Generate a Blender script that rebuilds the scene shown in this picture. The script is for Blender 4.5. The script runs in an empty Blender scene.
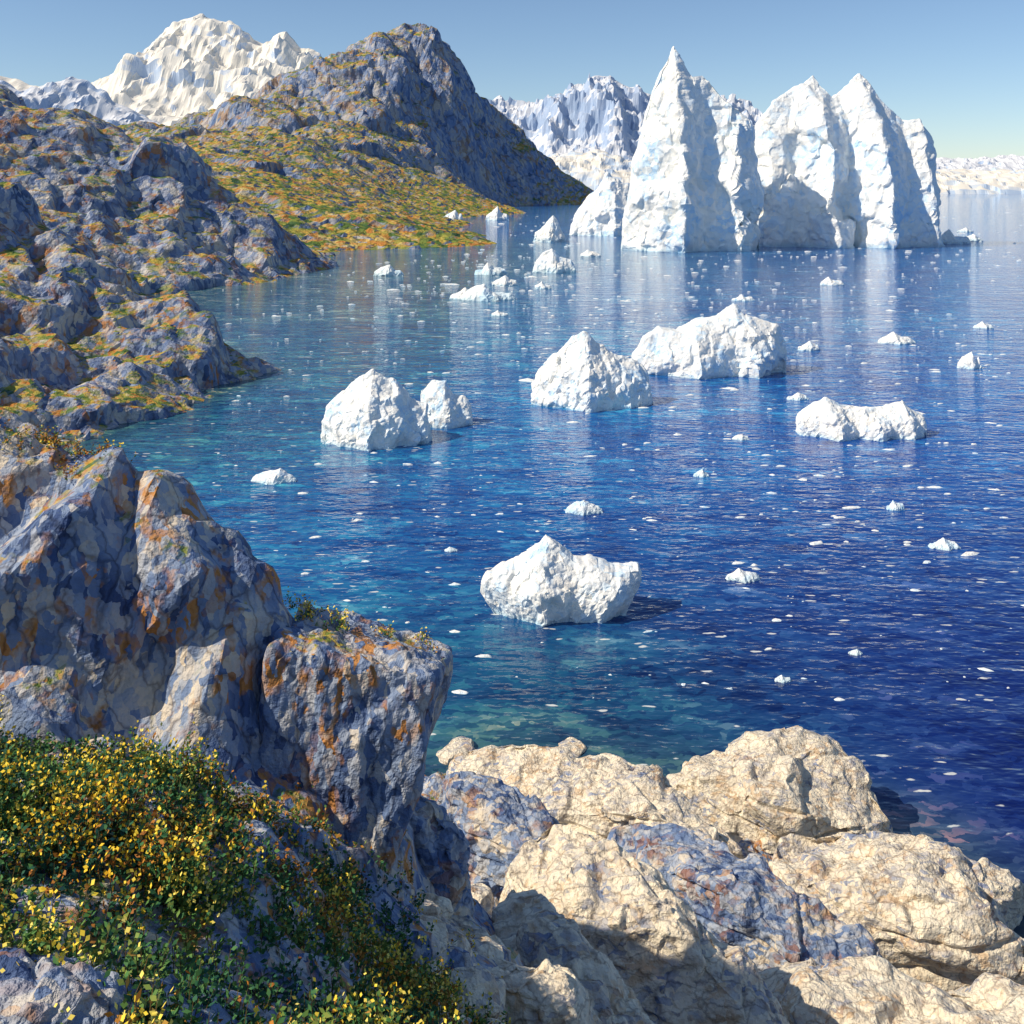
import bpy, math, numpy as np
from mathutils import Vector
rng = np.random.default_rng(7)
D = bpy.data
scene = bpy.context.scene

# ---------------------------------------------------------------- noise
def hashi(ix, iy, iz, s):
    h = (ix*374761393 + iy*668265263 + iz*1440662683 + s*982451653) & 0xFFFFFFFF
    h = ((h ^ (h >> 13))*1274126177) & 0xFFFFFFFF
    h = ((h ^ (h >> 16))*2246822519) & 0xFFFFFFFF
    return h ^ (h >> 15)
def hashf(ix, iy, iz, s): return hashi(ix, iy, iz, s)/4294967295.0

def vnoise(P, scale, seed):
    Q = P/scale
    b = np.floor(Q).astype(np.int64); f = Q-b
    f = f*f*f*(f*(f*6-15)+10)
    r = 0
    for dx in (0, 1):
        wx = f[:, 0] if dx else 1-f[:, 0]
        for dy in (0, 1):
            wy = f[:, 1] if dy else 1-f[:, 1]
            for dz in (0, 1):
                wz = f[:, 2] if dz else 1-f[:, 2]
                r = r + wx*wy*wz*hashf(b[:, 0]+dx, b[:, 1]+dy, b[:, 2]+dz, seed)
    return r*2-1

def fbm(P, scale, octs, seed, gain=.5):
    a = 1; r = 0; t = 0
    for i in range(octs):
        r = r+a*vnoise(P, scale, seed+i*17); t += a; a *= gain; scale /= 2.03
    return r/t

def ridged(P, scale, octs, seed, gain=.5):
    a = 1; r = 0; t = 0
    for i in range(octs):
        r = r+a*(1-2*np.abs(vnoise(P, scale, seed+i*17))); t += a; a *= gain; scale /= 2.1
    return r/t

def facet(P, scale, seed, tilt=1.0, off=.6, k=15.):
    """angular plates: each cell is its own tilted plane, narrow blends between them"""
    Q = P/np.asarray(scale, float)
    b = np.floor(Q).astype(np.int64); fr = Q-b
    n = len(P); num = np.zeros(n); den = np.full(n, 1e-9)
    for dx in (-1, 0, 1):
        for dy in (-1, 0, 1):
            for dz in (-1, 0, 1):
                h = hashi(b[:, 0]+dx, b[:, 1]+dy, b[:, 2]+dz, seed)
                ox = fr[:, 0]-dx-(h & 1023)/1023.; oy = fr[:, 1]-dy-((h >> 10) & 1023)/1023.; oz = fr[:, 2]-dz-((h >> 20) & 1023)/1023.
                d = ox*ox+oy*oy+oz*oz
                m = d < .9
                g = (h[m]*1597334677+seed*7919) & 0xFFFFFFFF; g = ((g ^ (g >> 15))*2246822519) & 0xFFFFFFFF; g ^= g >> 13
                v = off*(((h[m] >> 7) & 255)/255.-.5)+tilt*(((g & 1023)/1023.-.5)*ox[m]+(((g >> 10) & 1023)/1023.-.5)*oy[m]+(((g >> 20) & 1023)/1023.-.5)*oz[m])*2
                w = np.exp(-k*d[m]); num[m] += w*v; den[m] += w
    return num/den

class RBF:
    def __init__(s, pts):
        p = np.array(pts, float); s.p = p[:, :2]
        n = len(p)
        d = np.linalg.norm(s.p[:, None]-s.p[None], axis=2)
        A = np.zeros((n+3, n+3)); A[:n, :n] = d
        A[:n, n] = 1; A[:n, n+1:] = s.p; A[n, :n] = 1; A[n+1:, :n] = s.p.T
        A[:n, :n] += np.eye(n)*1e-6
        s.w = np.linalg.solve(A, np.r_[p[:, 2], 0, 0, 0])
    def __call__(s, x, y):
        x = np.asarray(x, float); sh = x.shape; x = x.ravel(); y = np.asarray(y, float).ravel()
        r = s.w[-3]+s.w[-2]*x+s.w[-1]*y
        for i, (px, py) in enumerate(s.p):
            r = r+s.w[i]*np.hypot(x-px, y-py)
        return r.reshape(sh)

# ---------------------------------------------------------------- mesh helpers
def make_mesh(name, V, F, mat, smooth=False, mats=None, midx=None):
    V = np.asarray(V, np.float32); F = np.asarray(F, np.int32)
    k = F.shape[1]
    me = D.meshes.new(name)
    me.vertices.add(len(V)); me.vertices.foreach_set('co', V.ravel())
    me.loops.add(F.size); me.loops.foreach_set('vertex_index', F.ravel())
    me.polygons.add(len(F))
    me.polygons.foreach_set('loop_start', np.arange(0, F.size, k, dtype=np.int32))
    try: me.polygons.foreach_set('loop_total', np.full(len(F), k, np.int32))
    except Exception: pass
    for m in (mats or [mat]): me.materials.append(m)
    if midx is not None: me.polygons.foreach_set('material_index', np.asarray(midx, np.int32))
    me.polygons.foreach_set('use_smooth', np.full(len(F), smooth, bool))
    me.update(calc_edges=True); me.validate()
    ob = D.objects.new(name, me); scene.collection.objects.link(ob)
    return ob

def grid_faces(ny, nx):
    i = np.arange(ny*nx).reshape(ny, nx)
    return np.stack([i[:-1, :-1], i[:-1, 1:], i[1:, 1:], i[1:, :-1]], -1).reshape(-1, 4)

def grid_normals(P3):
    dx = np.gradient(P3, axis=1); dy = np.gradient(P3, axis=0)
    n = np.cross(dx, dy); n /= np.linalg.norm(n, axis=2, keepdims=True)+1e-9
    return n

def displace_grid(X, Y, Z, layers):
    P = np.stack([X, Y, Z], -1); N = grid_normals(P)
    ny, nx = X.shape
    Q = P.reshape(-1, 3)
    tot = 0
    for f in layers: tot = tot+f(Q)
    return (Q + N.reshape(-1, 3)*tot[:, None]).reshape(ny, nx, 3)

def trim(name, P, F, zmin, mat):
    V = P.reshape(-1, 3)
    F = F[(V[F, 2] > zmin).any(1)]
    used = np.unique(F); mp = np.zeros(len(V), int); mp[used] = np.arange(len(used))
    return make_mesh(name, V[used], mp[F], mat)

def land(name, rb, xs, ys, layers, mat, zmin=-2.5):
    X, Y = np.meshgrid(xs, ys)
    P = displace_grid(X, Y, rb(X, Y), layers)
    return trim(name, P, grid_faces(*X.shape), zmin, mat), P

# ---------------------------------------------------------------- materials
def nt_new(name):
    m = D.materials.new(name); m.use_nodes = True
    nt = m.node_tree; nt.nodes.clear()
    out = nt.nodes.new('ShaderNodeOutputMaterial'); b = nt.nodes.new('ShaderNodeBsdfPrincipled')
    nt.links.new(b.outputs[0], out.inputs[0])
    return m, nt, b

class NB:
    def __init__(s, nt): s.nt = nt
    def n(s, t, **k):
        nd = s.nt.nodes.new(t)
        for a, v in k.items(): setattr(nd, a, v)
        return nd
    def l(s, a, b): s.nt.links.new(a, b)
    def setin(s, nd, i, v):
        if isinstance(v, bpy.types.NodeSocket): s.l(v, nd.inputs[i])
        else: nd.inputs[i].default_value = v
    def math(s, op, a, b=0.0, c=None, clamp=False):
        nd = s.n('ShaderNodeMath', operation=op, use_clamp=clamp)
        s.setin(nd, 0, a); s.setin(nd, 1, b)
        if c is not None: s.setin(nd, 2, c)
        return nd.outputs[0]
    def mix(s, f, a, b, mode='MIX'):
        nd = s.n('ShaderNodeMix', data_type='RGBA', blend_type=mode)
        s.setin(nd, 0, f)
        for i, v in ((6, a), (7, b)):
            if isinstance(v, tuple): v = (*v, 1.0)
            s.setin(nd, i, v)
        return nd.outputs[2]
    def coord(s, scale=(1, 1, 1), rot=(0, 0, 0), warp=0.0, wscale=1.0, wd=1):
        g = s.n('ShaderNodeTexCoord').outputs['Object']
        mp = s.n('ShaderNodeMapping'); mp.inputs['Scale'].default_value = scale; mp.inputs['Rotation'].default_value = rot
        if warp:
            no = s.n('ShaderNodeTexNoise'); no.inputs['Scale'].default_value = wscale; no.inputs['Detail'].default_value = wd
            s.l(g, no.inputs['Vector'])
            vm = s.n('ShaderNodeVectorMath', operation='MULTIPLY_ADD')
            s.l(no.outputs['Color'], vm.inputs[0]); vm.inputs[1].default_value = (warp,)*3; s.l(g, vm.inputs[2])
            g = vm.outputs[0]
        s.l(g, mp.inputs[0]); return mp.outputs[0]
    def noise(s, vec, scale, detail=3, rough=.55):
        nd = s.n('ShaderNodeTexNoise'); s.l(vec, nd.inputs['Vector'])
        nd.inputs['Scale'].default_value = scale; nd.inputs['Detail'].default_value = detail; nd.inputs['Roughness'].default_value = rough
        return nd.outputs['Fac']
    def vor(s, vec, scale, feature='F1'):
        nd = s.n('ShaderNodeTexVoronoi', feature=feature); s.l(vec, nd.inputs['Vector']); nd.inputs['Scale'].default_value = scale
        return nd
    def sep(s, col, i=0):
        nd = s.n('ShaderNodeSeparateColor'); s.l(col, nd.inputs[0]); return nd.outputs[i]
    def ramp(s, f, stops, interp='LINEAR'):
        nd = s.n('ShaderNodeValToRGB'); s.l(f, nd.inputs[0]); cr = nd.color_ramp; cr.interpolation = interp
        while len(cr.elements) < len(stops): cr.elements.new(.5)
        for e, (p, c) in zip(cr.elements, stops):
            e.position = p; e.color = (*c, 1) if len(c) == 3 else c
        return nd.outputs[0]
    def mrange(s, v, a, b, c=0., d=1.):
        nd = s.n('ShaderNodeMapRange'); nd.clamp = True
        s.l(v, nd.inputs[0])
        for i, q in enumerate((a, b, c, d)): nd.inputs[i+1].default_value = q
        return nd.outputs[0]
    def bump(s, h, dist, strength=1.0, nrm=None):
        nd = s.n('ShaderNodeBump'); nd.inputs['Distance'].default_value = dist; nd.inputs['Strength'].default_value = strength
        s.l(h, nd.inputs['Height'])
        if nrm is not None: s.l(nrm, nd.inputs['Normal'])
        return nd.outputs[0]

def rock_mat(name, cell, stops, lichen=.5, veg=0.0, veg_stops=None, stretch=(1, 1, .45), rot=(.35, .3, .5), crack=.5, vegz=(.62, .85), lich_col=(.42, .17, .035), big=8, bumpk=.4):
    m, nt, bs = nt_new(name); b = NB(nt)
    sc = 1.0/cell
    v = b.coord(scale=stretch, rot=rot, warp=cell*2.2, wscale=.45*sc, wd=3)
    raw = b.coord()
    c1 = b.vor(v, sc); r1 = b.sep(c1.outputs['Color'], 0); r2 = b.sep(c1.outputs['Color'], 1)
    low = b.noise(raw, sc/big, 4)
    f = b.math('ADD', b.math('MULTIPLY', r1, .55), b.math('MULTIPLY', b.mrange(low, .3, .7), .45))
    col = b.ramp(f, stops)
    ln = b.n('ShaderNodeTexNoise'); b.l(raw, ln.inputs['Vector']); ln.inputs['Scale'].default_value = sc/6.3; ln.inputs['Detail'].default_value = 4; ln.inputs['Roughness'].default_value = .65
    lm = b.math('MULTIPLY', b.mrange(b.sep(ln.outputs['Color'], 0), .50, .60), b.mrange(r2, .35, .65))
    col = b.mix(b.math('MULTIPLY', lm, lichen), col, lich_col)
    e = b.vor(v, sc*.27, 'DISTANCE_TO_EDGE').outputs['Distance']
    cr = b.mrange(e, .0, .06)
    col = b.mix(crack, col, b.mix(1.0, col, b.ramp(cr, [(0, (.22, .17, .17)), (1, (1, 1, 1))]), 'MULTIPLY'))
    if veg > 0:
        g = b.n('ShaderNodeNewGeometry'); sx = b.n('ShaderNodeSeparateXYZ'); b.l(g.outputs['Normal'], sx.inputs[0])
        sl = b.mrange(sx.outputs[2], vegz[0], vegz[1])
        vn = b.sep(ln.outputs['Color'], 1)
        pm = b.mrange(vn, .60-.22*veg, .66-.22*veg)
        vm = b.math('MULTIPLY', sl, pm)
        rv = b.sep(c1.outputs['Color'], 2)
        fv = b.math('ADD', b.math('MULTIPLY', rv, .6), b.math('MULTIPLY', b.mrange(b.sep(ln.outputs['Color'], 2), .35, .65), .4))
        col = b.mix(vm, col, b.ramp(fv, veg_stops))
    nt.links.new(col, bs.inputs['Base Color'])
    bs.inputs['Roughness'].default_value = .85
    bs.inputs['Specular IOR Level'].default_value = .2
    h = b.math('ADD', r1, b.math('MULTIPLY', b.noise(raw, sc*1.2, 4), 1.6))
    nt.links.new(b.bump(h, cell*bumpk), bs.inputs['Normal'])
    return m

VEG = [(.05, (.03, .08, .035)), (.28, (.10, .17, .035)), (.42, (.24, .26, .05)), (.55, (.48, .36, .07)), (.68, (.46, .17, .035)), (.8, (.55, .43, .14)), (.95, (.42, .40, .38))]
ROCK_NEAR = [(.12, (.055, .095, .22)), (.30, (.15, .22, .38)), (.46, (.28, .35, .48)), (.62, (.44, .46, .50)), (.85, (.72, .62, .48))]  # blue stops paint in shade tone, cream stop sunlit patches
ROCK_SHORE = [(.10, (.26, .31, .44)), (.24, (.50, .48, .47)), (.42, (.80, .70, .54)), (.85, (.93, .84, .66))]
ROCK_MID = [(.10, (.06, .10, .21)), (.35, (.17, .23, .38)), (.55, (.30, .35, .46)), (.8, (.56, .52, .47))]
ROCK_FAR = [(.10, (.08, .14, .28)), (.35, (.18, .25, .41)), (.55, (.30, .35, .46)), (.8, (.50, .45, .40))]
m_cliff = rock_mat('cliff_rock', .16, ROCK_NEAR, lichen=.95, veg=.2, veg_stops=VEG, big=11, stretch=(1, 1, .38), lich_col=(.52, .23, .06), crack=.6)
m_shore = rock_mat('shore_rock', .15, ROCK_SHORE, lichen=.5, stretch=(.45, 1, 1.3), rot=(.1, .1, .6), crack=.55, big=10, lich_col=(.56, .30, .10), bumpk=.6)
m_shore_grey = rock_mat('shore_rock_grey', .17, ROCK_NEAR, lichen=.6, stretch=(.45, 1, 1), rot=(.1, .1, .7), bumpk=.5)
m_mid = rock_mat('headland_rock', .8, ROCK_MID, lichen=.85, veg=.75, veg_stops=VEG, vegz=(.70, .88), big=10)
m_mid2 = rock_mat('headland_rock_far', 1.7, ROCK_MID, lichen=.8, veg=.9, veg_stops=VEG, vegz=(.74, .90))
m_hill = rock_mat('hill_rock', 4.6, ROCK_FAR, lichen=.7, veg=1.35, veg_stops=VEG, stretch=(1, 1, .4), vegz=(.70, .88), lich_col=(.38, .22, .09), big=7)

def ice_mat(name, cell, wlh=None):
    m, nt, bs = nt_new(name); b = NB(nt)
    v = b.coord(warp=cell*1.2, wscale=.7/cell, wd=2); raw = b.coord()
    vo = b.vor(v, 1/cell); r = b.sep(vo.outputs['Color'], 0)
    low = b.noise(raw, .16/cell, 3)
    f = b.math('ADD', b.math('MULTIPLY', r, .5), b.math('MULTIPLY', b.mrange(low, .3, .7), .5))
    col = b.ramp(f, [(0, (.46, .68, .88)), (.20, (.66, .80, .90)), (.42, (.86, .88, .86)), (1, (.95, .90, .80))])
    sx = b.n('ShaderNodeSeparateXYZ'); b.l(raw, sx.inputs[0])
    wl = b.mrange(sx.outputs[2], .0, wlh or cell*1.0, .55, 0.)
    col = b.mix(wl, col, (.35, .62, .74))
    nt.links.new(col, bs.inputs['Base Color'])
    bs.inputs['Roughness'].default_value = .6; bs.inputs['Specular IOR Level'].default_value = .3
    h = b.math('ADD', r, b.math('MULTIPLY', b.noise(raw, 1.2/cell, 3), 1.2))
    nt.links.new(b.bump(h, cell*.20), bs.inputs['Normal'])
    return m
m_ice_big = ice_mat('glacier_ice', 2.8)
m_ice = ice_mat('berg_ice', .6)
m_ice_s = ice_mat('small_ice', .4, .03)

# ---------------------------------------------------------------- near coast
near_pts = [(0,-3,27.5),(-10,-3,28),(10,-3,25),(22,-3,18),(-20,-3,28),(0,4,24.3),(6,4,21),(12,6,16),(-10,4,25.5),(-20,8,25),
 (-4.6,9,22.7),(-3.7,9,22.6),(-2.9,11,21.0),(-1.57,14,18.4),(-4.9,12,21.9),(-3.5,13.5,20.9),(-7.7,14.5,21.6),(-5.8,15,21),(-2.9,16,18.8),
 (-9.5,18,20.9),(-6.5,18,19.9),(-4.3,18.3,18.8),(-2.1,19,16.8),(-13,17,22),(-16,20,25),
 (-10.5,20.4,25.2),(-9.4,20.6,25.0),(-8.2,20.8,24.6),(-7.0,20.8,23.6),(-5.9,20.7,22.6),(-5.0,20.5,21.9),(-4.4,20.5,20.2),
 (-13.5,20.4,25.6),(-18,22,24),(-22,14,27),
 (-11,24,20),(-8,24,16.5),(-5,24,13.5),(-2.5,23,12.6),(-12,31,8),(-16,38,0),(-8,36,1.5),(-22,30,6),(-5,33,6),(-22,45,-4),(-11,45,-4),
 (-1.7,28,10.6),(-3.2,41,3.8),(-1.6,50,.6),(2.35,49,.4),(3.0,34,5.2),(-.26,22,12.2),(-.2,17,15.6),(1.8,20,11.4),(5.8,31,4.5),(6.2,45,.3),
 (9,48,-.4),(6.2,25,6.6),(10.5,27,4.8),(14.2,28,3.8),(18.3,36,.8),(12.9,37,1.0),(17.8,46,-.6),(19.3,43,-.4),(14,20,8),(22,30,2.5),(28,28,1),(28,15,7),
 (-2,57,-2.5),(4,56,-2.5),(10,53.5,-2.5),(17,50.5,-2.5),(23,45,-2.5),(29,38,-3),(30,50,-6),(0,64,-6),(-9,55,-4),(-20,60,-8),(15,62,-7),(-6,48,0)]
rb_near = RBF(near_pts)
xs = np.arange(-22, 29, .13)
ys = [-3.0]
while ys[-1] < 62: ys.append(ys[-1]+.085+max(0, ys[-1]-10)*.0035)
ys = np.array(ys)
near_layers = [
    lambda Q: 1.0*facet(Q, (3.2, 3.2, 4.6), 11, 1.)*np.clip((Q[:, 1]-13)/6, .1, 1),
    lambda Q: .46*facet(Q, (1.2, 1.2, 2.8), 21, 1., k=16)*np.clip((Q[:, 1]-10)/8, .15, 1),
    lambda Q: .15*facet(Q, (.5, .5, 1.1), 31, 1., k=12),
    lambda Q: .16*fbm(Q, 2.0, 5, 41)]
coast, PN = land('rocky_coast_ground', rb_near, xs, ys, near_layers, m_cliff)

# rocks -------------------------------------------------------------
def cube_sphere(n, k):
    t = np.linspace(-1, 1, n)
    A, B = np.meshgrid(t, t); o = np.ones_like(A)
    V = []; F = []; off = 0
    for ax, sg in ((0, 1), (0, -1), (1, 1), (1, -1), (2, 1), (2, -1)):
        c = [None]*3; c[ax] = o*sg
        c[(ax+1) % 3] = A if sg > 0 else B; c[(ax+2) % 3] = B if sg > 0 else A
        V.append(np.stack(c, -1).reshape(-1, 3)); F.append(grid_faces(n, n)+off); off += n*n
    V = np.concatenate(V); F = np.concatenate(F)
    key = np.round(V*1e5).astype(np.int64)
    _, idx, inv = np.unique(key, axis=0, return_index=True, return_inverse=True)
    inv = inv.ravel()
    V = V[idx]; F = inv[F]
    return V/((np.abs(V)**k).sum(1)**(1/k))[:, None], F

def vnormals(V, F):
    n = np.cross(V[F[:, 2]]-V[F[:, 0]], V[F[:, 3]]-V[F[:, 1]])
    N = np.zeros_like(V)
    for i in range(4): np.add.at(N, F[:, i], n)
    return N/(np.linalg.norm(N, axis=1, keepdims=True)+1e-9)

def rock_geo(c, h, rz=0, ry=0, k=3.2, n=60, seed=1, amp=.10, fs=None, rx=0, cuts=16):
    V, F = cube_sphere(n, k)
    r = np.random.default_rng(seed*13+1)
    for _ in range(cuts):                       # flat fracture faces
        nn = r.normal(size=3); nn[2] = abs(nn[2])*.9; nn /= np.linalg.norm(nn)
        d = V@nn; lim = d.max()*r.uniform(.72, .93)
        V = V-nn*np.clip(d-lim, 0, None)[:, None]*.97
    V = V*np.array(h)
    ca, sa = math.cos(math.radians(rx)), math.sin(math.radians(rx))
    V = V@np.array([[1, 0, 0], [0, ca, -sa], [0, sa, ca]]).T
    ca, sa = math.cos(math.radians(ry)), math.sin(math.radians(ry))
    V = V@np.array([[ca, 0, sa], [0, 1, 0], [-sa, 0, ca]]).T
    ca, sa = math.cos(math.radians(rz)), math.sin(math.radians(rz))
    V = V@np.array([[ca, -sa, 0], [sa, ca, 0], [0, 0, 1]]).T
    V = V+np.array(c)
    N = vnormals(V, F)
    s = min(h)
    fs = fs or s*1.3
    d = amp*s*2.2*facet(V, fs, seed*7, 1.1)
    if n > 30:
        # bedding ledges tilted with the slab, then chips
        ax = np.array([math.sin(math.radians(rz))*.35, -math.cos(math.radians(rz))*.35, .93])
        tt = (V@ax+.25*s*fbm(V, fs*2, 3, seed+3))/(s*.42)
        led = np.abs((tt % 1)-.5)*2
        d = d+amp*s*(1.0*facet(V, fs*.42, seed*7+3, 1.2, k=18)+.38*facet(V, fs*.16, seed*7+5, 1.2, k=14)+.4*fbm(V, fs*.8, 5, seed)-.7*np.clip(.22-led, 0, 1)/.22)
    return V+N*d[:, None], F

def add_rock(name, *a, mat=m_shore, **k):
    V, F = rock_geo(*a, **k); return make_mesh(name, V, F, mat)

add_rock('coastal_boulder', (12.3, 46.5, .9), (5.2, 3.4, 2.6), rz=-8, seed=3, n=100, k=3)
add_rock('coastal_boulder', (14.4, 37.3, 2.4), (4.9, 2.7, 2.8), rz=-14, ry=5, seed=4, n=100, k=3)
add_rock('coastal_boulder', (12.0, 28.0, 4.8), (5.8, 2.8, 2.9), rz=-8, seed=5, n=120, k=3)
add_rock('coastal_boulder', (4.2, 26.9, 8.5), (5.2, 1.5, 2.1), rz=-38, ry=10, rx=-12, seed=6, n=110, k=4)
add_rock('coastal_boulder', (3.4, 43.4, 2.6), (6.6, 2.4, 2.2), rz=-24, ry=3, rx=-10, seed=7, n=100, k=3.6)
add_rock('coastal_boulder', (8.0, 34.4, 4.2), (5.6, 1.7, 2.3), rz=-42, ry=5, rx=-10, seed=8, n=100, k=3.8, mat=m_shore_grey)
add_rock('coastal_boulder', (.2, 31.5, 8.4), (4.4, 1.3, 1.9), rz=-38, ry=12, rx=-8, seed=9, n=80, k=3.8, mat=m_shore_grey)
add_rock('coastal_boulder', (1.2, 22.4, 12.0), (2.6, 1.1, 1.1), rz=-42, ry=12, rx=-8, seed=21, n=80, k=3.8)
add_rock('coastal_boulder', (-2.7, 22.4, 15.2), (2.8, .9, 1.5), rz=-35, ry=14, seed=10, n=70, k=3.6, mat=m_shore_grey)
add_rock('coastal_boulder', (-4.35, 8.4, 22.75), (1.0, .8, .5), rz=20, seed=12, n=60, k=3.2, mat=m_shore_grey)
add_rock('coastal_boulder', (18.9, 41.0, .5), (2.4, 1.8, 1.5), rz=30, seed=14, n=60, k=3)
add_rock('coastal_boulder', (.5, 18.0, 15.0), (1.4, .8, .8), rz=-30, ry=10, seed=15, n=60, k=3.2)
def slab(name, corners, n, mat, seed, amp):
    V, F = cube_sphere(n, 14)
    V = V/np.abs(V).max()
    C = np.array(corners, float).reshape(2, 2, 2, 3)
    t = (V+1)/2
    out = 0
    for i in (0, 1):
        for j in (0, 1):
            for k in (0, 1):
                w = (t[:, 0] if i else 1-t[:, 0])*(t[:, 1] if j else 1-t[:, 1])*(t[:, 2] if k else 1-t[:, 2])
                out = out+w[:, None]*C[i, j, k]
    N = vnormals(out, F)
    d = amp*(1.6*facet(out, (.9, .9, 2.2), seed, 1.)+.6*facet(out, (.4, .4, .9), seed+9, 1.)+.3*facet(out, (.16, .16, .3), seed+19, 1.)+.5*fbm(out, .8, 4, seed))
    return make_mesh(name, out+N*d[:, None], F, mat)
slab('leaning_rock_slab', [(-4.9, 18.7, 17.5), (-4.7, 19.0, 21.3), (-4.9, 21.8, 17.5), (-4.6, 21.6, 21.1),
                           (-2.25, 18.8, 16.8), (-1.35, 19.3, 20.5), (-2.2, 21.4, 17.0), (-1.15, 21.2, 20.25)], 90, m_cliff, 77, .11)

def terrain_z(P, xs, ys, x, y):
    ix = np.clip(np.searchsorted(xs, x), 0, len(xs)-1); iy = np.clip(np.searchsorted(ys, y), 0, len(ys)-1)
    return P[iy, ix, 2]

def merge(parts):
    V = []; F = []; o = 0
    for v, f in parts: V.append(v); F.append(f+o); o += len(v)
    return np.concatenate(V), np.concatenate(F)
parts = []
cands = []
for i in range(170):
    y = rng.uniform(18, 50); u = rng.uniform(-.12, .44)
    cands.append((u*y, y, rng.uniform(.12, .5)*(.6+y/50)))
for i in range(240):
    cands.append((rng.uniform(-1.9, 2.2), rng.uniform(15., 23), .08+.42*rng.random()**2))
for (x, y, s) in [(-2.9, 53.0, .9), (3.0, 53.2, .9), (5.4, 51.4, .9), (-1.2, 52.0, .8)]:
    cands.append((x, y, s))
for i, (x, y, s) in enumerate(cands):
    z = float(terrain_z(PN, xs, ys, x, y))
    if z < .1 and i < 410: continue
    if z < -.8: z = -.25
    parts.append(rock_geo((x, y, z+s*.1), (s*rng.uniform(.9, 1.7), s, s*rng.uniform(.4, .7)), rz=rng.uniform(-90, 90), seed=100+i, n=12, k=3, amp=.12, cuts=10))
V, F = merge(parts); make_mesh('scattered_stones', V, F, m_shore)

# ---------------------------------------------------------------- headlands
h1 = [(-39.8,155,0.6),(-48.4,155,7),(-57,158,12),(-66,160,16.5),(-74.6,165,22),(-83,172,27.5),(-89.6,175,30),(-103,180,34.5),
 (-41,149.5,0),(-46,139,0.2),(-50,127,.2),(-58.8,130,3.5),(-69,135,8),(-59.7,145,6.5),(-72,150,13),(-59.6,152,11),(-61,110,6),(-73,120,11),(-100,140,25),(-120,160,34),(-120,110,20),
 (-52,110,0),(-41,171,-3),(-62,196,-3),(-75,208,-3),(-92,226,-3),(-110,236,0),(-125,238,5),(-90,200,14),(-125,200,30),(-68,180,6),
 (-34,150,-3),(-38,130,-4),(-42,112,-4),(-32,162,-4),(-46,96,-4),(-36,180,-5),(-50,205,-6),(-70,230,-6)]
rb1 = RBF(h1)
xs1 = np.arange(-126, -30, .40); ys1 = np.arange(95, 238, .45)
l1 = [lambda Q: 4.8*facet(Q, (18, 18, 16), 51, 1.), lambda Q: 2.1*facet(Q, (7, 7, 12), 52, 1.), lambda Q: .75*facet(Q, (2.4, 2.4, 4.5), 53, 1., k=13), lambda Q: .7*fbm(Q, 8, 5, 54)]
land('rocky_headland', rb1, xs1, ys1, l1, m_mid)

h2 = [(-74,370,.5),(-82.8,316,0),(-90.8,291,0),(-100.6,278,0),(-108,262,0),(-81,365,8.5),(-90.7,360,19),(-98,355,25),(-107,355,32),(-116,355,39),(-128.5,355,43),(-144,350,48),(-159,345,52),(-174,340,55),
 (-205,400,68),(-189,400,57),(-128,310,20),(-143,310,26),(-114,315,20),(-101,325,14),(-159,310,32),(-143,280,17),(-124,275,9.5),(-200,330,56),(-230,330,60),(-230,270,35),(-180,265,22),(-150,250,5),
 (-87,402,-3),(-110,432,8),(-150,435,25),(-225,435,45),(-64,372,-4),(-74,312,-4),(-86,280,-4),(-98,252,-4),(-72,402,-4),(-125,246,-3),(-80,435,-4)]
rb2 = RBF(h2)
xs2 = np.arange(-230, -60, .7); ys2 = np.arange(246, 438, .75)
l2 = [lambda Q: 7*facet(Q, (34, 34, 28), 61, 1.), lambda Q: 3.4*facet(Q, (13, 13, 20), 62, 1.), lambda Q: 1.2*facet(Q, (4.5, 4.5, 8), 63, 1., k=13), lambda Q: 1.2*fbm(Q, 14, 5, 64)]
land('rocky_headland', rb2, xs2, ys2, l2, m_mid2)

h3 = [(-14,517,.6),(-34,478,.5),(-61,464,.5),(-81.5,450,.5),(-94,432,0),(-32,520,4.5),(-58,520,9.5),(-84,520,14.5),(-115,520,20),(-22,540,.8),
 (-39,720,-1),(-68,900,.8),(-45,1400,1.5),(34,1900,2),(85,2400,3),
 (-153,1500,274),(-198,1500,264),(-115,1500,264),(-87,1520,224),(-50,1560,181),(-14,1650,138),(16,1800,78),(44,2000,18),
 (-243,1500,230),(-269,1480,192),(-307,1450,164),(-339,1400,146),(-367,1300,126),(-374,1200,106),(-387,1100,85),(-412,1000,66),(-486,950,54),
 (-112,1000,24),(-172,1000,60),(-191,900,40),(-182,1200,112),(-236,900,58),(-250,800,48),(-81,1300,36),(-18,1500,36),(-148,700,26),(-99,750,18),(-100,1400,107),(-129,1400,160),(-187,600,33),(-60,650,5),(-150,1360,200),
 (-150,1850,150),(-400,1750,50),(-100,2250,10),(-560,1600,20),(-560,700,50),(-300,480,35),(-200,440,22),(-560,430,40),(70,2500,-5),(-560,2400,0),
 (8,560,-6),(20,1000,-6),(50,1480,-8),(95,1850,-8),(190,2350,-8),(-8,470,-6),(-55,435,-5),(-5,700,-5),(-20,850,-5),(250,1000,-20),(250,450,-20)]
rb3 = RBF(h3)
xs3 = np.concatenate([np.arange(-560, -260, 2.8), np.arange(-260, 60, 1.6), np.arange(60, 260, 3)])
ys3 = [425.]
while ys3[-1] < 2500: ys3.append(ys3[-1]*1.0045)
ys3 = np.array(ys3)
def w3(Q): return np.clip(Q[:, 2]/120+.06, .06, 1.)
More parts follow.
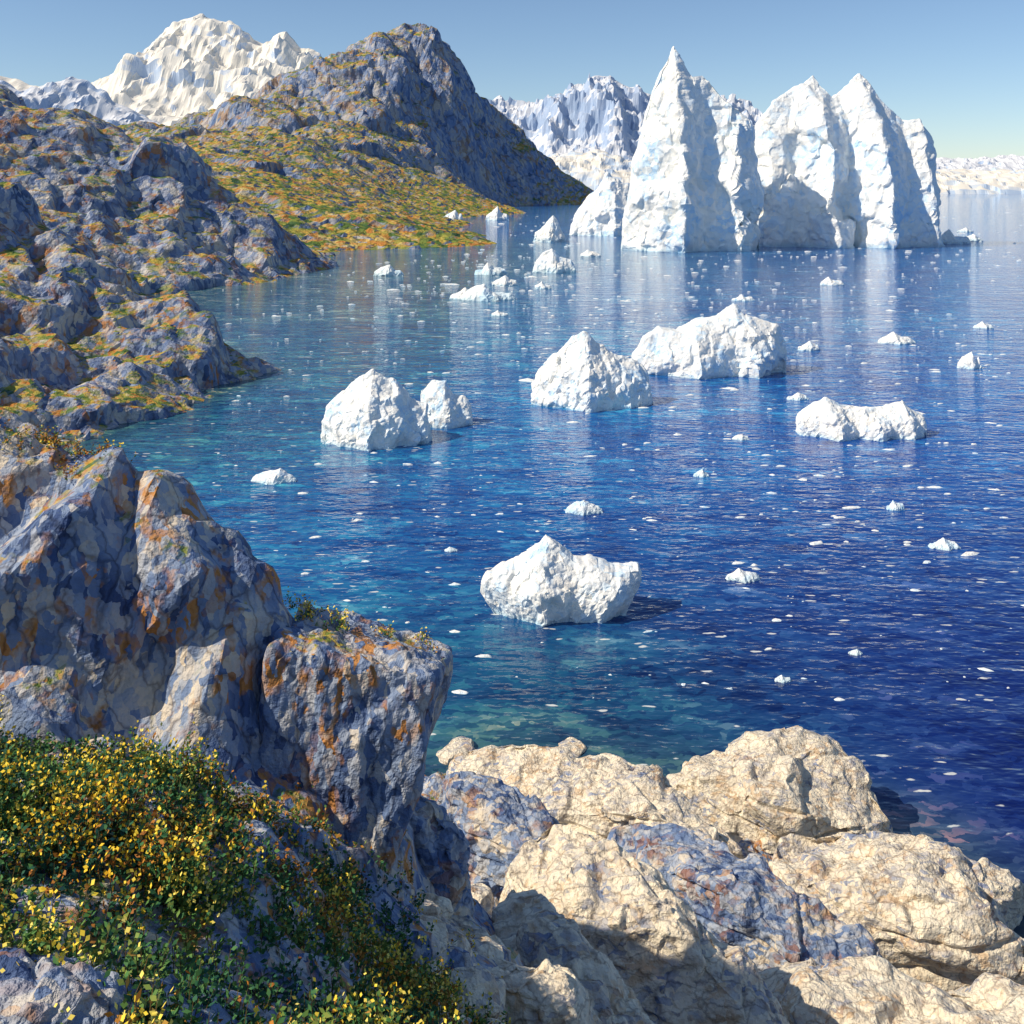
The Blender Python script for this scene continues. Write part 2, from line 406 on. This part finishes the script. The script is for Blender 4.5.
l3 = [lambda Q: 28*facet(Q, (120, 120, 200), 71, 1., .4, 9)*w3(Q), lambda Q: 13*facet(Q, (40, 40, 110), 72, 1.)*w3(Q), lambda Q: 5*facet(Q, (15, 15, 40), 73, 1., k=12)*np.clip(w3(Q), .3, 1), lambda Q: 1.4*facet(Q, (6, 6, 9), 75, 1.), lambda Q: 8*fbm(Q, 60, 5, 74)*w3(Q)]
land('coastal_hill', rb3, xs3, ys3, l3, m_hill)

# ---------------------------------------------------------------- far mountains
def mountain_mat(name, cell, snow, rock, shade, thr=(.45, .7)):
    m, nt, bs = nt_new(name); b = NB(nt)
    raw = b.coord(warp=cell*.5, wscale=1/cell)
    vo = b.vor(raw, 1/cell); r = b.sep(vo.outputs['Color'], 0)
    g = b.n('ShaderNodeNewGeometry'); sx = b.n('ShaderNodeSeparateXYZ'); b.l(g.outputs['Normal'], sx.inputs[0])
    n = b.noise(raw, .25/cell, 4)
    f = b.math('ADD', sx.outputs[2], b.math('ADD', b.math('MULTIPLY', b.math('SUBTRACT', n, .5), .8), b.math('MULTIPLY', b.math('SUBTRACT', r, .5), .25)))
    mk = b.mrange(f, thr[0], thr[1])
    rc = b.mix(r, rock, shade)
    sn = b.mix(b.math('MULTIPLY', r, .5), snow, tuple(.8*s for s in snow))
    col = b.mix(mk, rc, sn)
    nt.links.new(col, bs.inputs['Base Color']); bs.inputs['Roughness'].default_value = .9; bs.inputs['Specular IOR Level'].default_value = .1
    return m
m_snow = mountain_mat('snow_peak', 45, (.90, .85, .75), (.46, .57, .74), (.58, .67, .78), (.12, .34))  # bluish rock colours here and below paint in distance haze
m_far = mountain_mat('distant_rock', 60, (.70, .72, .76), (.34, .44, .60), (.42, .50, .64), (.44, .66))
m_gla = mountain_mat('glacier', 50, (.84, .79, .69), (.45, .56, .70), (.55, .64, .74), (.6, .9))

def mountain(name, prof, y0, d_front, d_back, mat, seed, nx=420, ny=120, amp=.35, rs=700, p=1.0):
    prof = np.array(prof, float)
    px = prof[:, 0]; pz = prof[:, 1]
    x = np.linspace(px[0], px[-1], nx)
    y = np.linspace(y0-d_front, y0+d_back, ny)
    X, Y = np.meshgrid(x, y)
    Q = np.stack([X.ravel(), Y.ravel(), 0*X.ravel()], -1)
    wx = X+(fbm(Q, rs*.8, 3, seed+5)*rs*.35).reshape(X.shape)*np.clip(np.abs(Y-y0)/d_front*2, 0, 1)
    base = np.interp(wx, px, pz)
    t = np.where(Y < y0, (y0-Y)/d_front, (Y-y0)/d_back)
    t = np.clip(t, 0, 1)
    rg = ridged(Q, rs, 5, seed, .55).reshape(X.shape)
    Z = base*((1-t)**p)*(1+amp*rg*(.25+1.4*np.sin(np.pi*np.clip(t, 0, 1))))-base.max()*.03*t
    P = displace_grid(X, Y, Z, [lambda Q: rs*.06*facet(Q, rs*.22, seed+9, 1.)])
    return make_mesh(name, P.reshape(-1, 3), grid_faces(*X.shape), mat)

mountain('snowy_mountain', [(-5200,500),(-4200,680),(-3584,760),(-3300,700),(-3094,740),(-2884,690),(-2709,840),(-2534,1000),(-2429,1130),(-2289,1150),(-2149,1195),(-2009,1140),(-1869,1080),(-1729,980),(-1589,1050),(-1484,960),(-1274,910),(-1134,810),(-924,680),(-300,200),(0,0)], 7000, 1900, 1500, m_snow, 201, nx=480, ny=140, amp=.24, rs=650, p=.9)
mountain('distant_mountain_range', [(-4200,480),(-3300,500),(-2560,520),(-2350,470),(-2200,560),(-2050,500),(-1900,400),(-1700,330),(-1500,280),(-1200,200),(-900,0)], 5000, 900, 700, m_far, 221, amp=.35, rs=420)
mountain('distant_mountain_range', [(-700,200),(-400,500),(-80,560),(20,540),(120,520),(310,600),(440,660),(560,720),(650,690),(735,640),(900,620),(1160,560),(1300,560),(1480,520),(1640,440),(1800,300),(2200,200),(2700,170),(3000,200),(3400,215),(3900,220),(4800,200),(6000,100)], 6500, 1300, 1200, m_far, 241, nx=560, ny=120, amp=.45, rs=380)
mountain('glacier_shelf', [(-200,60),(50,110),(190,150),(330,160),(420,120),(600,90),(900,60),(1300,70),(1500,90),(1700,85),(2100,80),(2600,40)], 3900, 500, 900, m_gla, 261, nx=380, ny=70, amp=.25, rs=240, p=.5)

# ---------------------------------------------------------------- icebergs
def ridge_berg(name, cx, cy, prof, half_d, res, seed, mat, fs, amp, zig=.22, p=.5, undercut=0.0, front=None, crest=None):
    """berg swept along its crest line; front and back walls zig-zag in plan so that the faces turn to and away from the sun"""
    prof = np.array(prof, float); r = np.random.default_rng(seed)
    x0, x1 = prof[0, 0], prof[-1, 0]
    seg = np.hypot(np.diff(prof[:, 0]), np.diff(prof[:, 1])); al = np.r_[0, np.cumsum(seg)]
    u = np.linspace(0, al[-1], int(al[-1]/res)+2)
    px = np.interp(u, al, prof[:, 0]); pz = np.interp(u, al, prof[:, 1])
    W = x1-x0; xm = (x0+x1)/2
    n = max(5, int(W/fs*1.1))
    kx = np.linspace(x0, x1, n)+r.uniform(-.25, .25, n)*W/n
    uu = np.clip(np.abs(kx-xm)/(W/2), 0, 1)
    env = half_d*np.sqrt(np.clip(1-uu**2.4, .04, 1))
    if front is None:
        fr = -env*(1+zig*np.where(np.arange(n) % 2 == 0, 1, -1)*r.uniform(.5, 1.3, n)); fx = kx
    else:
        f = np.array(front, float); fx, fr = f[:, 0], f[:, 1]
    bk = env*(1+zig*r.uniform(-1, 1, n))
    hf = np.linspace(-.06, 1, int(prof[:, 1].max()*1.15/res)+3)
    hb = np.linspace(1, -.06, int(prof[:, 1].max()*.8/res)+3)[1:]
    H = np.r_[hf, hb]; side = np.r_[np.zeros(len(hf)), np.ones(len(hb))]
    X = np.repeat(px[None], len(H), 0); T = np.repeat(pz[None], len(H), 0); Hh = np.repeat(H[:, None], len(px), 1)
    Q0 = np.stack([X.ravel()+cx, 0*X.ravel()+cy+50*np.repeat(side[:, None], len(px), 1).ravel(), (T*Hh).ravel()], -1)
    Xs = X+(facet(Q0, (fs, fs, fs*.8), seed+21, 1., .6)*fs*(.30 if crest is None else .22)).reshape(X.shape)
    yf = np.interp(Xs, fx, fr); yb = np.interp(Xs, kx, bk)
    yc = (yf+yb)/2*.6+half_d*.12 if crest is None else crest+0*yf
    hr = np.clip(Hh, 0, 1) if crest is None else np.clip(Hh*T/prof[:, 1].max(), 0, 1)*.55+np.clip(Hh, 0, 1)*.45
    s = hr**(1/p)
    s = np.where(Hh >= .999, 1, s) if crest is not None else s
    Y = np.where(side[:, None] < .5, yf+s*(yc-yf), yb+s*(yc-yb))
    Z = T*Hh-(Hh < 0)*fs*.05
    fade = np.clip(1.25-np.clip(Hh, 0, 1)*.75, .35, 1).ravel()
    P = displace_grid(X+cx, Y+cy, Z, [lambda Q: fade*(amp*facet(Q, (fs, fs, fs*1.3), seed+11, 1.2, .4, 18)+amp*.5*facet(Q, (fs*.42, fs*.42, fs*.55), seed+12, 1.2, .4, 18)+amp*.2*facet(Q, fs*.18, seed+13, 1.2, k=14))])
    if undercut:
        zt = np.clip(P[..., 2]/(prof[:, 1].max()*.45), 0, 1)
        g = 1-undercut*(1-zt)
        P[..., 0] = (P[..., 0]-cx)*g+cx; P[..., 1] = (P[..., 1]-cy)*g+cy
    return make_mesh(name, P.reshape(-1, 3), grid_faces(*X.shape), mat)

ridge_berg('towering_iceberg', 0, 465, [(50,0),(53.5,16),(57,37),(60,55),(64.5,72),(69,84),(75.8,95),(80,87),(84,81),(89,82),(94,77),(99,70),(106,66),(111,56),(114,42),(116,0)], 24, .6, 301, m_ice_big, 20, 3.4, p=.55, crest=4,
    front=[(48,8),(56,-6),(66,-17),(76,-24),(88,-10),(96,-12),(102,-19),(108,-10),(118,8)])
ridge_berg('towering_iceberg', 57, 600, [(-22,0),(-19,12),(-13,22),(-6,28),(0,38),(8,32),(18,30),(26,18),(28,0)], 15, .8, 305, m_ice_big, 12, 2.2)
ridge_berg('towering_iceberg', 0, 498, [(118,0),(119.5,26),(121,47),(124,62),(131,72),(139,77),(145,80),(151.5,86),(156,80),(161,74),(167,79),(175,86),(180,79),(186,70),(195,62),(204,63),(209,54),(211.5,36),(213,0)], 27, .6, 311, m_ice_big, 20, 3.2, p=.5, crest=6,
    front=[(117,-2),(126,-14),(138,-12),(154,-28),(165,-13),(179,-29),(192,-14),(204,-18),(214,-2)])
ridge_berg('iceberg', -16.0, 117.5, [(-6.9,0),(-6.4,3),(-4.9,4.9),(-3,6.7),(-.3,8.3),(2.3,7),(4.1,4.9),(5.9,4.3),(6.7,1.4),(6.9,0)], 4.6, .12, 321, m_ice, 2.8, .6, undercut=.06)
ridge_berg('iceberg', -8.4, 126, [(-3.5,0),(-3.1,4),(-1.6,5.5),(0,5.3),(1,3.6),(2.5,3.3),(3.3,2.4),(3.6,0)], 2.8, .12, 325, m_ice, 2.2, .4, undercut=.05)
ridge_berg('iceberg', 10.6, 138, [(-8.1,0),(-7.9,2.6),(-6.2,5.4),(-4.1,7.2),(-2,9.3),(-.7,9.9),(1.4,8),(4.1,6.4),(6.9,5.7),(8.3,3.8),(8.8,0)], 5.2, .14, 331, m_ice, 3.2, .7, undercut=.04)
ridge_berg('iceberg', 31, 161, [(-11.7,0),(-11.4,2.8),(-9.7,5.6),(-7.2,7.0),(-4,6.4),(-.8,8.2),(2.4,9.0),(4.8,10.9),(6.4,9.0),(9.7,8.3),(12,7.4),(12.7,3.8),(13,0)], 6, .16, 341, m_ice, 4.2, .7, p=.35, crest=.8)
ridge_berg('iceberg', 42, 120.5, [(-7.8,0),(-7.5,2.4),(-6.1,3.3),(-4.2,4.4),(-2.2,3.5),(.2,3.2),(2.7,3.2),(5.1,4.0),(6.3,2.9),(7.7,2.2),(8,0)], 3.2, .11, 351, m_ice, 2.1, .4, p=.4, undercut=.04)
ridge_berg('iceberg', 3.1, 70.5, [(-6.0,0),(-5.9,1.5),(-5.2,2.3),(-4,2.9),(-2.9,3.1),(-1.8,4.2),(-.7,5.3),(.1,4.6),(1.2,3.8),(2.7,3.5),(4.1,3.0),(5.8,3.1),(6.3,1.8),(6.4,0)], 3.0, .065, 361, m_ice, 2.0, .40, p=.45, undercut=.26, crest=.3)

small = [(6.6,91.8,3.4,1.1),(-24.2,101.5,4.6,1.2),(17.6,76.2,2.6,.8),(35.8,82.8,2.5,.8),(35.5,92.5,1.7,.9),(75,164,4.0,2.7),(73,190,7,2.2),(99,210,4,1.4),
 (20,530,17,14),(14.5,345,15,8),(-12.5,850,20,12),(-50,840,18,9),(-6,262,14,4.2),(-12,264,9,3.0),(-41,332,10,3.6),(54,182,4,1.6),(226,512,17,8),(19.5,103,1.6,.8),(16.4,60.5,1.0,.35),
 (-7,335,11,4),(9,290,5,2.2),(246,535,12,4),(33,420,9,3),(96,300,7,2.5),(-2.8,230,4,1.3),(290,640,10,3),(60,260,6,1.6),(-2,300,8,3),(22,64,.9,.3),(-5,82,1.1,.35),(40,140,3,1),(27,118,2,.6)]
for i, (x, y, w, h) in enumerate(small):
    r = np.random.default_rng(500+i); hw = w/2; q = r.uniform(-.3, .3)*hw
    ridge_berg('ice_floe', x, y, [(-hw,0),(-hw*.93,h*.35),(-hw*.55,h*r.uniform(.4,.8)),(q,h),(q+hw*.3,h*r.uniform(.45,.8)),(hw*.8,h*r.uniform(.3,.7)),(hw*.97,h*.2),(hw,0)], w*.28, w/36, 520+i*9, m_ice if w < 10 else m_ice_big, w*.25, w*.04)

tv = np.array([(1,0,0),(.5,.87,0),(-.5,.87,0),(-1,0,0),(-.5,-.87,0),(.5,-.87,0),(.55,.1,.6),(-.1,.5,.75),(-.5,-.2,.55),(.1,-.45,.5)], float)
tf = np.array([(0,1,6),(1,7,6),(1,2,7),(2,8,7),(2,3,8),(3,4,8),(4,9,8),(4,5,9),(5,6,9),(5,0,6),(6,7,9),(7,8,9)])
VV = []; FF = []; o = 0
def is_water(x, y):
    if rb_near(np.array([x]), np.array([y]))[0] > -1 and y < 64: return False
    if 95 < y < 238 and x < -30 and rb1(np.array([x]), np.array([y]))[0] > -2: return False
    if 245 < y < 438 and x < -60 and rb2(np.array([x]), np.array([y]))[0] > -2: return False
    if y > 425 and rb3(np.array([x]), np.array([y]))[0] > -3: return False
    return True
cl = [(15,300,40),(0,250,25),(30,400,60),(100,350,60),(60,230,40),(60,170,25),(-15,280,20),(130,420,60),(20,170,25),(200,600,80),(20,600,60),(40,95,18),(20,100,15),(45,200,20),(20,240,20),(0,380,30)]
k = 0
while k < 2300:
    if rng.random() < .5:
        y = math.exp(rng.uniform(math.log(58), math.log(1100))); x = rng.uniform(-.3, .6)*y
    else:
        c = cl[rng.integers(len(cl))]; x = c[0]+rng.normal()*c[2]; y = c[1]+rng.normal()*c[2]
    if y < 56 or not is_water(x, y): continue
    if y > 430 and x < -.06*y: continue
    s = (.06+.26*rng.random()**3)*(.6+(y/150)**.8)
    if rng.random() < .05: s *= 1.9
    v = tv*(1+rng.uniform(-.3, .3, tv.shape))*np.array([s*rng.uniform(1, 2.4), s*rng.uniform(.6, 1.), s*rng.uniform(.2, .45)])
    v[:6, 2] = -.04
    a = rng.uniform(-.5, .5); R = np.array([[math.cos(a), -math.sin(a), 0], [math.sin(a), math.cos(a), 0], [0, 0, 1]])
    VV.append(v@R.T+np.array([x, y, 0])); FF.append(tf+o); o += len(v); k += 1
make_mesh('brash_ice_fragments', np.concatenate(VV), np.concatenate(FF), m_ice_s)

# ---------------------------------------------------------------- water
wx = 26*np.sinh(np.linspace(-7.6, 7.6, 400))
wy = [-3000., -800, -200, -60, -10, 10, 20, 30]
while wy[-1] < 42000: wy.append(wy[-1]*1.022+.2)
wy = np.array(wy)
X, Y = np.meshgrid(wx, wy)
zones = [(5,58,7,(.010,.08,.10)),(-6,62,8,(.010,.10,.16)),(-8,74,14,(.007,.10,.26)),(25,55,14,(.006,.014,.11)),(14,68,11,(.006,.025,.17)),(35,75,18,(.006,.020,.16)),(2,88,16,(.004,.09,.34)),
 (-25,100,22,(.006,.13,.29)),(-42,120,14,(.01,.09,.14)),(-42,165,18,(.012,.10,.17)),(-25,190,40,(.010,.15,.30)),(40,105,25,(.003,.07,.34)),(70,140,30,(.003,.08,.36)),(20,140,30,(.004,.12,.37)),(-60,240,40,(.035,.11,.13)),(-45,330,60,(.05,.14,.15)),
 (30,250,60,(.004,.12,.36)),(110,250,70,(.003,.09,.36)),(-20,450,60,(.025,.13,.23)),(200,500,150,(.003,.09,.36)),(0,1000,400,(.008,.12,.36)),(800,1500,700,(.003,.10,.38)),(0,8000,6000,(.01,.13,.38)),(200,40,80,(.005,.02,.15))]  # tints also paint in the hill's olive reflection and shadow-side navy
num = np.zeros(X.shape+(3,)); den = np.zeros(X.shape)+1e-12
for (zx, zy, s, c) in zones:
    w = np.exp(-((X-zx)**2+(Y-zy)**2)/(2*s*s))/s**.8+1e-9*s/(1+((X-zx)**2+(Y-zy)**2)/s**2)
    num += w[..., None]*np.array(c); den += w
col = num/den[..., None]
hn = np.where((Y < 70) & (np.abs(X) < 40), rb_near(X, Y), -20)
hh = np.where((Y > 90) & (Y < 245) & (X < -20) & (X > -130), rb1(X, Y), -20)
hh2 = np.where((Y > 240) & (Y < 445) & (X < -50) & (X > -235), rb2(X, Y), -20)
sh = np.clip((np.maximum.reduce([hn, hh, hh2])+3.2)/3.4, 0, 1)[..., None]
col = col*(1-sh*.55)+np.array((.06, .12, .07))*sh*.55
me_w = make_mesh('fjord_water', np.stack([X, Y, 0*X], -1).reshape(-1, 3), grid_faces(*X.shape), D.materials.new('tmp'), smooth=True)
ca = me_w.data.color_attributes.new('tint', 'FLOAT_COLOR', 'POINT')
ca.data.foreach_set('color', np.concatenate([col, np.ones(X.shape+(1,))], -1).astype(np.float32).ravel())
m, nt, bs = nt_new('sea_water'); b = NB(nt)
at = b.n('ShaderNodeAttribute'); at.attribute_name = 'tint'
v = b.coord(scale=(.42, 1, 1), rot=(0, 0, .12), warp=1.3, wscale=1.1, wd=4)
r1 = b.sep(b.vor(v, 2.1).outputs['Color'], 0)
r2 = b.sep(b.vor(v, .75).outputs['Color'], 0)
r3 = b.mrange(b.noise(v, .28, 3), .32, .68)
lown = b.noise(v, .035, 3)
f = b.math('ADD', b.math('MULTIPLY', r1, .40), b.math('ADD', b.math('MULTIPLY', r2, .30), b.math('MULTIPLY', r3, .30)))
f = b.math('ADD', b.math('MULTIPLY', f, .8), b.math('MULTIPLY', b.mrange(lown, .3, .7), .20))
mul = b.ramp(f, [(.15, (.18, .22, .50)), (.40, (.70, .72, .92)), (.56, (1.2, 1.15, 1.1)), (.70, (3.0, 2.0, 1.4)), (.85, (14., 3.9, 2.0))])  # pale stops paint wave-facet highlights into the colour
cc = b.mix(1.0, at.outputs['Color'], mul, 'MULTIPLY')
# pale sun-glitter dashes painted into the water colour: fine everywhere, coarser farther out
def glitter_dashes(cc, scale, sx_, warp, th, rad, ymask=None):
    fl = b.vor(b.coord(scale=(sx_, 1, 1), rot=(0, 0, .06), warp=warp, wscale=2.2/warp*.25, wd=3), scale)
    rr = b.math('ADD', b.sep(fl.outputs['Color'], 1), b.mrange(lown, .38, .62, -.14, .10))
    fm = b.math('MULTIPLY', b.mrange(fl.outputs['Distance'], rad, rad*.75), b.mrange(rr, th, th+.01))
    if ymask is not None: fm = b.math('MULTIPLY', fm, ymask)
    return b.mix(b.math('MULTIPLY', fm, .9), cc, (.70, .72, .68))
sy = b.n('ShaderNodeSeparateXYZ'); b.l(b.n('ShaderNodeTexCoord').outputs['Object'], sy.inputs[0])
cc = glitter_dashes(cc, 1.9, .30, .5, .84, .26)
cc = glitter_dashes(cc, .62, .24, 1.4, .82, .27, b.mrange(sy.outputs[1], 110, 220))
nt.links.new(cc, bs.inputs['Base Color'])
bs.inputs['Roughness'].default_value = .04; bs.inputs['IOR'].default_value = 1.42
w1 = b.noise(b.coord(scale=(.5, 1, 1), rot=(0, 0, .15)), 1.3, 2, .55)
w2 = b.noise(b.coord(scale=(.45, 1, 1), rot=(0, 0, -.2)), .26, 2, .5)
hsum = b.math('ADD', b.math('MULTIPLY', w1, .17), b.math('MULTIPLY', w2, .26))
nt.links.new(b.bump(hsum, 1.0), bs.inputs['Normal'])
me_w.data.materials[0] = m

# ---------------------------------------------------------------- vegetation
def leaf_mat(name, stops, scale=9):
    m, nt, bs = nt_new(name); b = NB(nt)
    raw = b.coord(); r = b.sep(b.vor(raw, scale).outputs['Color'], 0)
    f = b.math('ADD', b.math('MULTIPLY', r, .45), b.math('MULTIPLY', b.mrange(b.noise(raw, .7, 2), .35, .65), .55))
    nt.links.new(b.ramp(f, stops), bs.inputs['Base Color']); bs.inputs['Roughness'].default_value = .7
    bs.inputs['Specular IOR Level'].default_value = .2
    return m
m_leaf = leaf_mat('shrub_leaf', [(0, (.012, .06, .07)), (.35, (.028, .12, .055)), (.62, (.08, .20, .05)), (.9, (.27, .32, .06))])
m_dry = leaf_mat('autumn_leaf', [(0, (.25, .08, .02)), (.5, (.48, .20, .03)), (1, (.55, .36, .08))])
m_fl = leaf_mat('yellow_petal', [(0, (.82, .46, .02)), (.5, (.90, .68, .06)), (1, (.92, .80, .26))])
m_stem = leaf_mat('stem', [(0, (.05, .06, .02)), (1, (.16, .09, .03))])

poly = np.array([(-9.6,16.6),(-7.2,17.0),(-4.4,17.3),(-3.0,18.2),(-1.7,18.4),(-.7,16.6),(.9,15.6),(.9,13),(.2,8),(-1,6.5),(-6,6.5),(-9.6,12)])
def inpoly(x, y, p):
    c = False; j = len(p)-1
    for i in range(len(p)):
        if (p[i][1] > y) != (p[j][1] > y) and x < (p[j][0]-p[i][0])*(y-p[i][1])/(p[j][1]-p[i][1])+p[i][0]: c = not c
        j = i
    return c
QV = []; QM = []
def quad(c, d, n, L, W):
    d = d/math.sqrt(d[0]*d[0]+d[1]*d[1]+d[2]*d[2])
    s = np.array([d[1]*n[2]-d[2]*n[1], d[2]*n[0]-d[0]*n[2], d[0]*n[1]-d[1]*n[0]]); s /= math.sqrt(s@s)+1e-9
    QV.append(np.array([c, c+d*L*.5+s*W*.5, c+d*L, c+d*L*.5-s*W*.5]))
def plant(x, y, z, H, nst, flower, dry, ls=.085):
    for _ in range(nst):
        a = rng.uniform(0, 6.28); lean = rng.uniform(.1, .75)
        d = np.array([math.cos(a)*lean, math.sin(a)*lean, 1.]); d /= np.linalg.norm(d)
        h = H*rng.uniform(.5, 1.1); base = np.array([x+rng.normal()*.09, y+rng.normal()*.09, z-.06])
        side = np.array([-math.sin(a), math.cos(a), 0])
        tip = base+d*h
        QV.append(np.array([base-side*.006, base+side*.006, tip+side*.003, tip-side*.003])); QM.append(3)
        nl = int(h/.042)
        for i in range(nl):
            t = (i+.6)/nl; p = base+d*h*t
            b_ = rng.uniform(0, 6.28); ld = np.array([math.cos(b_), math.sin(b_), rng.uniform(.1, .9)])
            quad(p, ld, rng.normal(size=3), ls*rng.uniform(.6, 1.2), ls*rng.uniform(.4, .65)); QM.append(1 if rng.random() < dry else 0)
        if rng.random() < flower:
            for i in range(rng.integers(4, 9)):
                p = tip+rng.normal(size=3)*np.array([.045, .045, .08])
                quad(p, rng.normal(size=3)+np.array([0, 0, .3]), rng.normal(size=3), rng.uniform(.04, .07), rng.uniform(.03, .055)); QM.append(2)
nP = 0
while nP < 1700:
    x = rng.uniform(-9.6, .9); y = rng.uniform(6.5, 18.4)
    if not inpoly(x, y, poly): continue
    if x > -1.0 and rng.random() < .5: continue
    if (x+4.35)**2/1.5+(y-8.1)**2 < .75: continue
    z = float(terrain_z(PN, xs, ys, x, y))
    pp = np.array([[x, y, 0.]])
    patch = float(vnoise(pp, 1.3, 5)[0])+.6*float(vnoise(pp, .5, 8)[0]); p2 = float(vnoise(pp, 1.6, 15)[0])
    fl = np.clip(.10+.65*patch+(.08 if y > 12 else 0), .0, .7); dr = np.clip(.10+.9*(p2-.1), .03, .7)
    if x < -4.5: dr *= .4
    plant(x, y, z, rng.uniform(.22, .5)+.45*max(0, patch), rng.integers(5, 9), fl, dr, .09); nP += 1
make_mesh('wildflower_shrubs', np.concatenate(QV), np.arange(len(QV)*4).reshape(-1, 4), None, mats=[m_leaf, m_dry, m_fl, m_stem], midx=QM)
QV = []; QM = []
for (cx_, cy_, sx_, sy_, cnt, dr, fl) in [(-9.7,20.9,.9,.5,46,.65,.15),(-8.3,21.2,.9,.4,30,.7,.1),(-7.3,21.1,.4,.3,8,.6,.3),(-4.1,20.6,.35,.4,10,.3,.5),(-2.0,20.7,.4,.2,5,.5,.4),(-.4,19.5,.8,.9,30,.5,.3),(-2.6,20.3,.8,.8,20,.3,.1),(.9,17,.8,.8,90,.4,.75),(0,15,.6,.8,50,.4,.7),(1.5,19.5,.8,.8,40,.6,.45),(-1.0,18.2,.5,.6,30,.5,.4)]:
    for i in range(cnt):
        x = cx_+rng.normal()*sx_; y = cy_+rng.normal()*sy_
        z = float(terrain_z(PN, xs, ys, x, y))
        if cx_ > -4.5 and cx_ < -1.5 and abs(cy_-20.65) < .1:
            if x > -1.6: continue
            z = 21.12+(x+4.3)*-.29
        plant(x, y, z, rng.uniform(.14, .42), 6, fl, dr, .075)
make_mesh('heather_tufts', np.concatenate(QV), np.arange(len(QV)*4).reshape(-1, 4), None, mats=[m_leaf, m_dry, m_fl, m_stem], midx=QM)

# ---------------------------------------------------------------- light
sd = Vector((-.72, -.22, .68)).normalized()
sun = D.lights.new('sun', 'SUN'); sun.energy = 5.0; sun.angle = math.radians(.5); sun.color = (1, .88, .70)
so = D.objects.new('sun', sun); so.rotation_euler = sd.to_track_quat('Z', 'Y').to_euler(); so.location = (-50, -20, 80); scene.collection.objects.link(so)
w = D.worlds.new('World'); scene.world = w; w.use_nodes = True
nt = w.node_tree; bg = nt.nodes['Background']
sky = nt.nodes.new('ShaderNodeTexSky'); sky.sky_type = 'NISHITA'; sky.sun_disc = False
sky.sun_elevation = math.asin(sd.z); sky.sun_rotation = math.atan2(sd.x, sd.y)
sky.altitude = 900; sky.air_density = 1.0; sky.dust_density = .4; sky.ozone_density = 3.8
nt.links.new(sky.outputs[0], bg.inputs[0]); bg.inputs[1].default_value = .12

cam = D.cameras.new('camera'); cam.sensor_width = 36; cam.lens = 35.156; cam.shift_y = -.3193; cam.clip_start = .1; cam.clip_end = 60000
co = D.objects.new('camera', cam); co.location = (0, 0, 30); co.rotation_euler = (math.radians(90), 0, 0)
scene.collection.objects.link(co); scene.camera = co
scene.view_settings.view_transform = 'Standard'; scene.view_settings.look = 'None'; scene.view_settings.exposure = 0
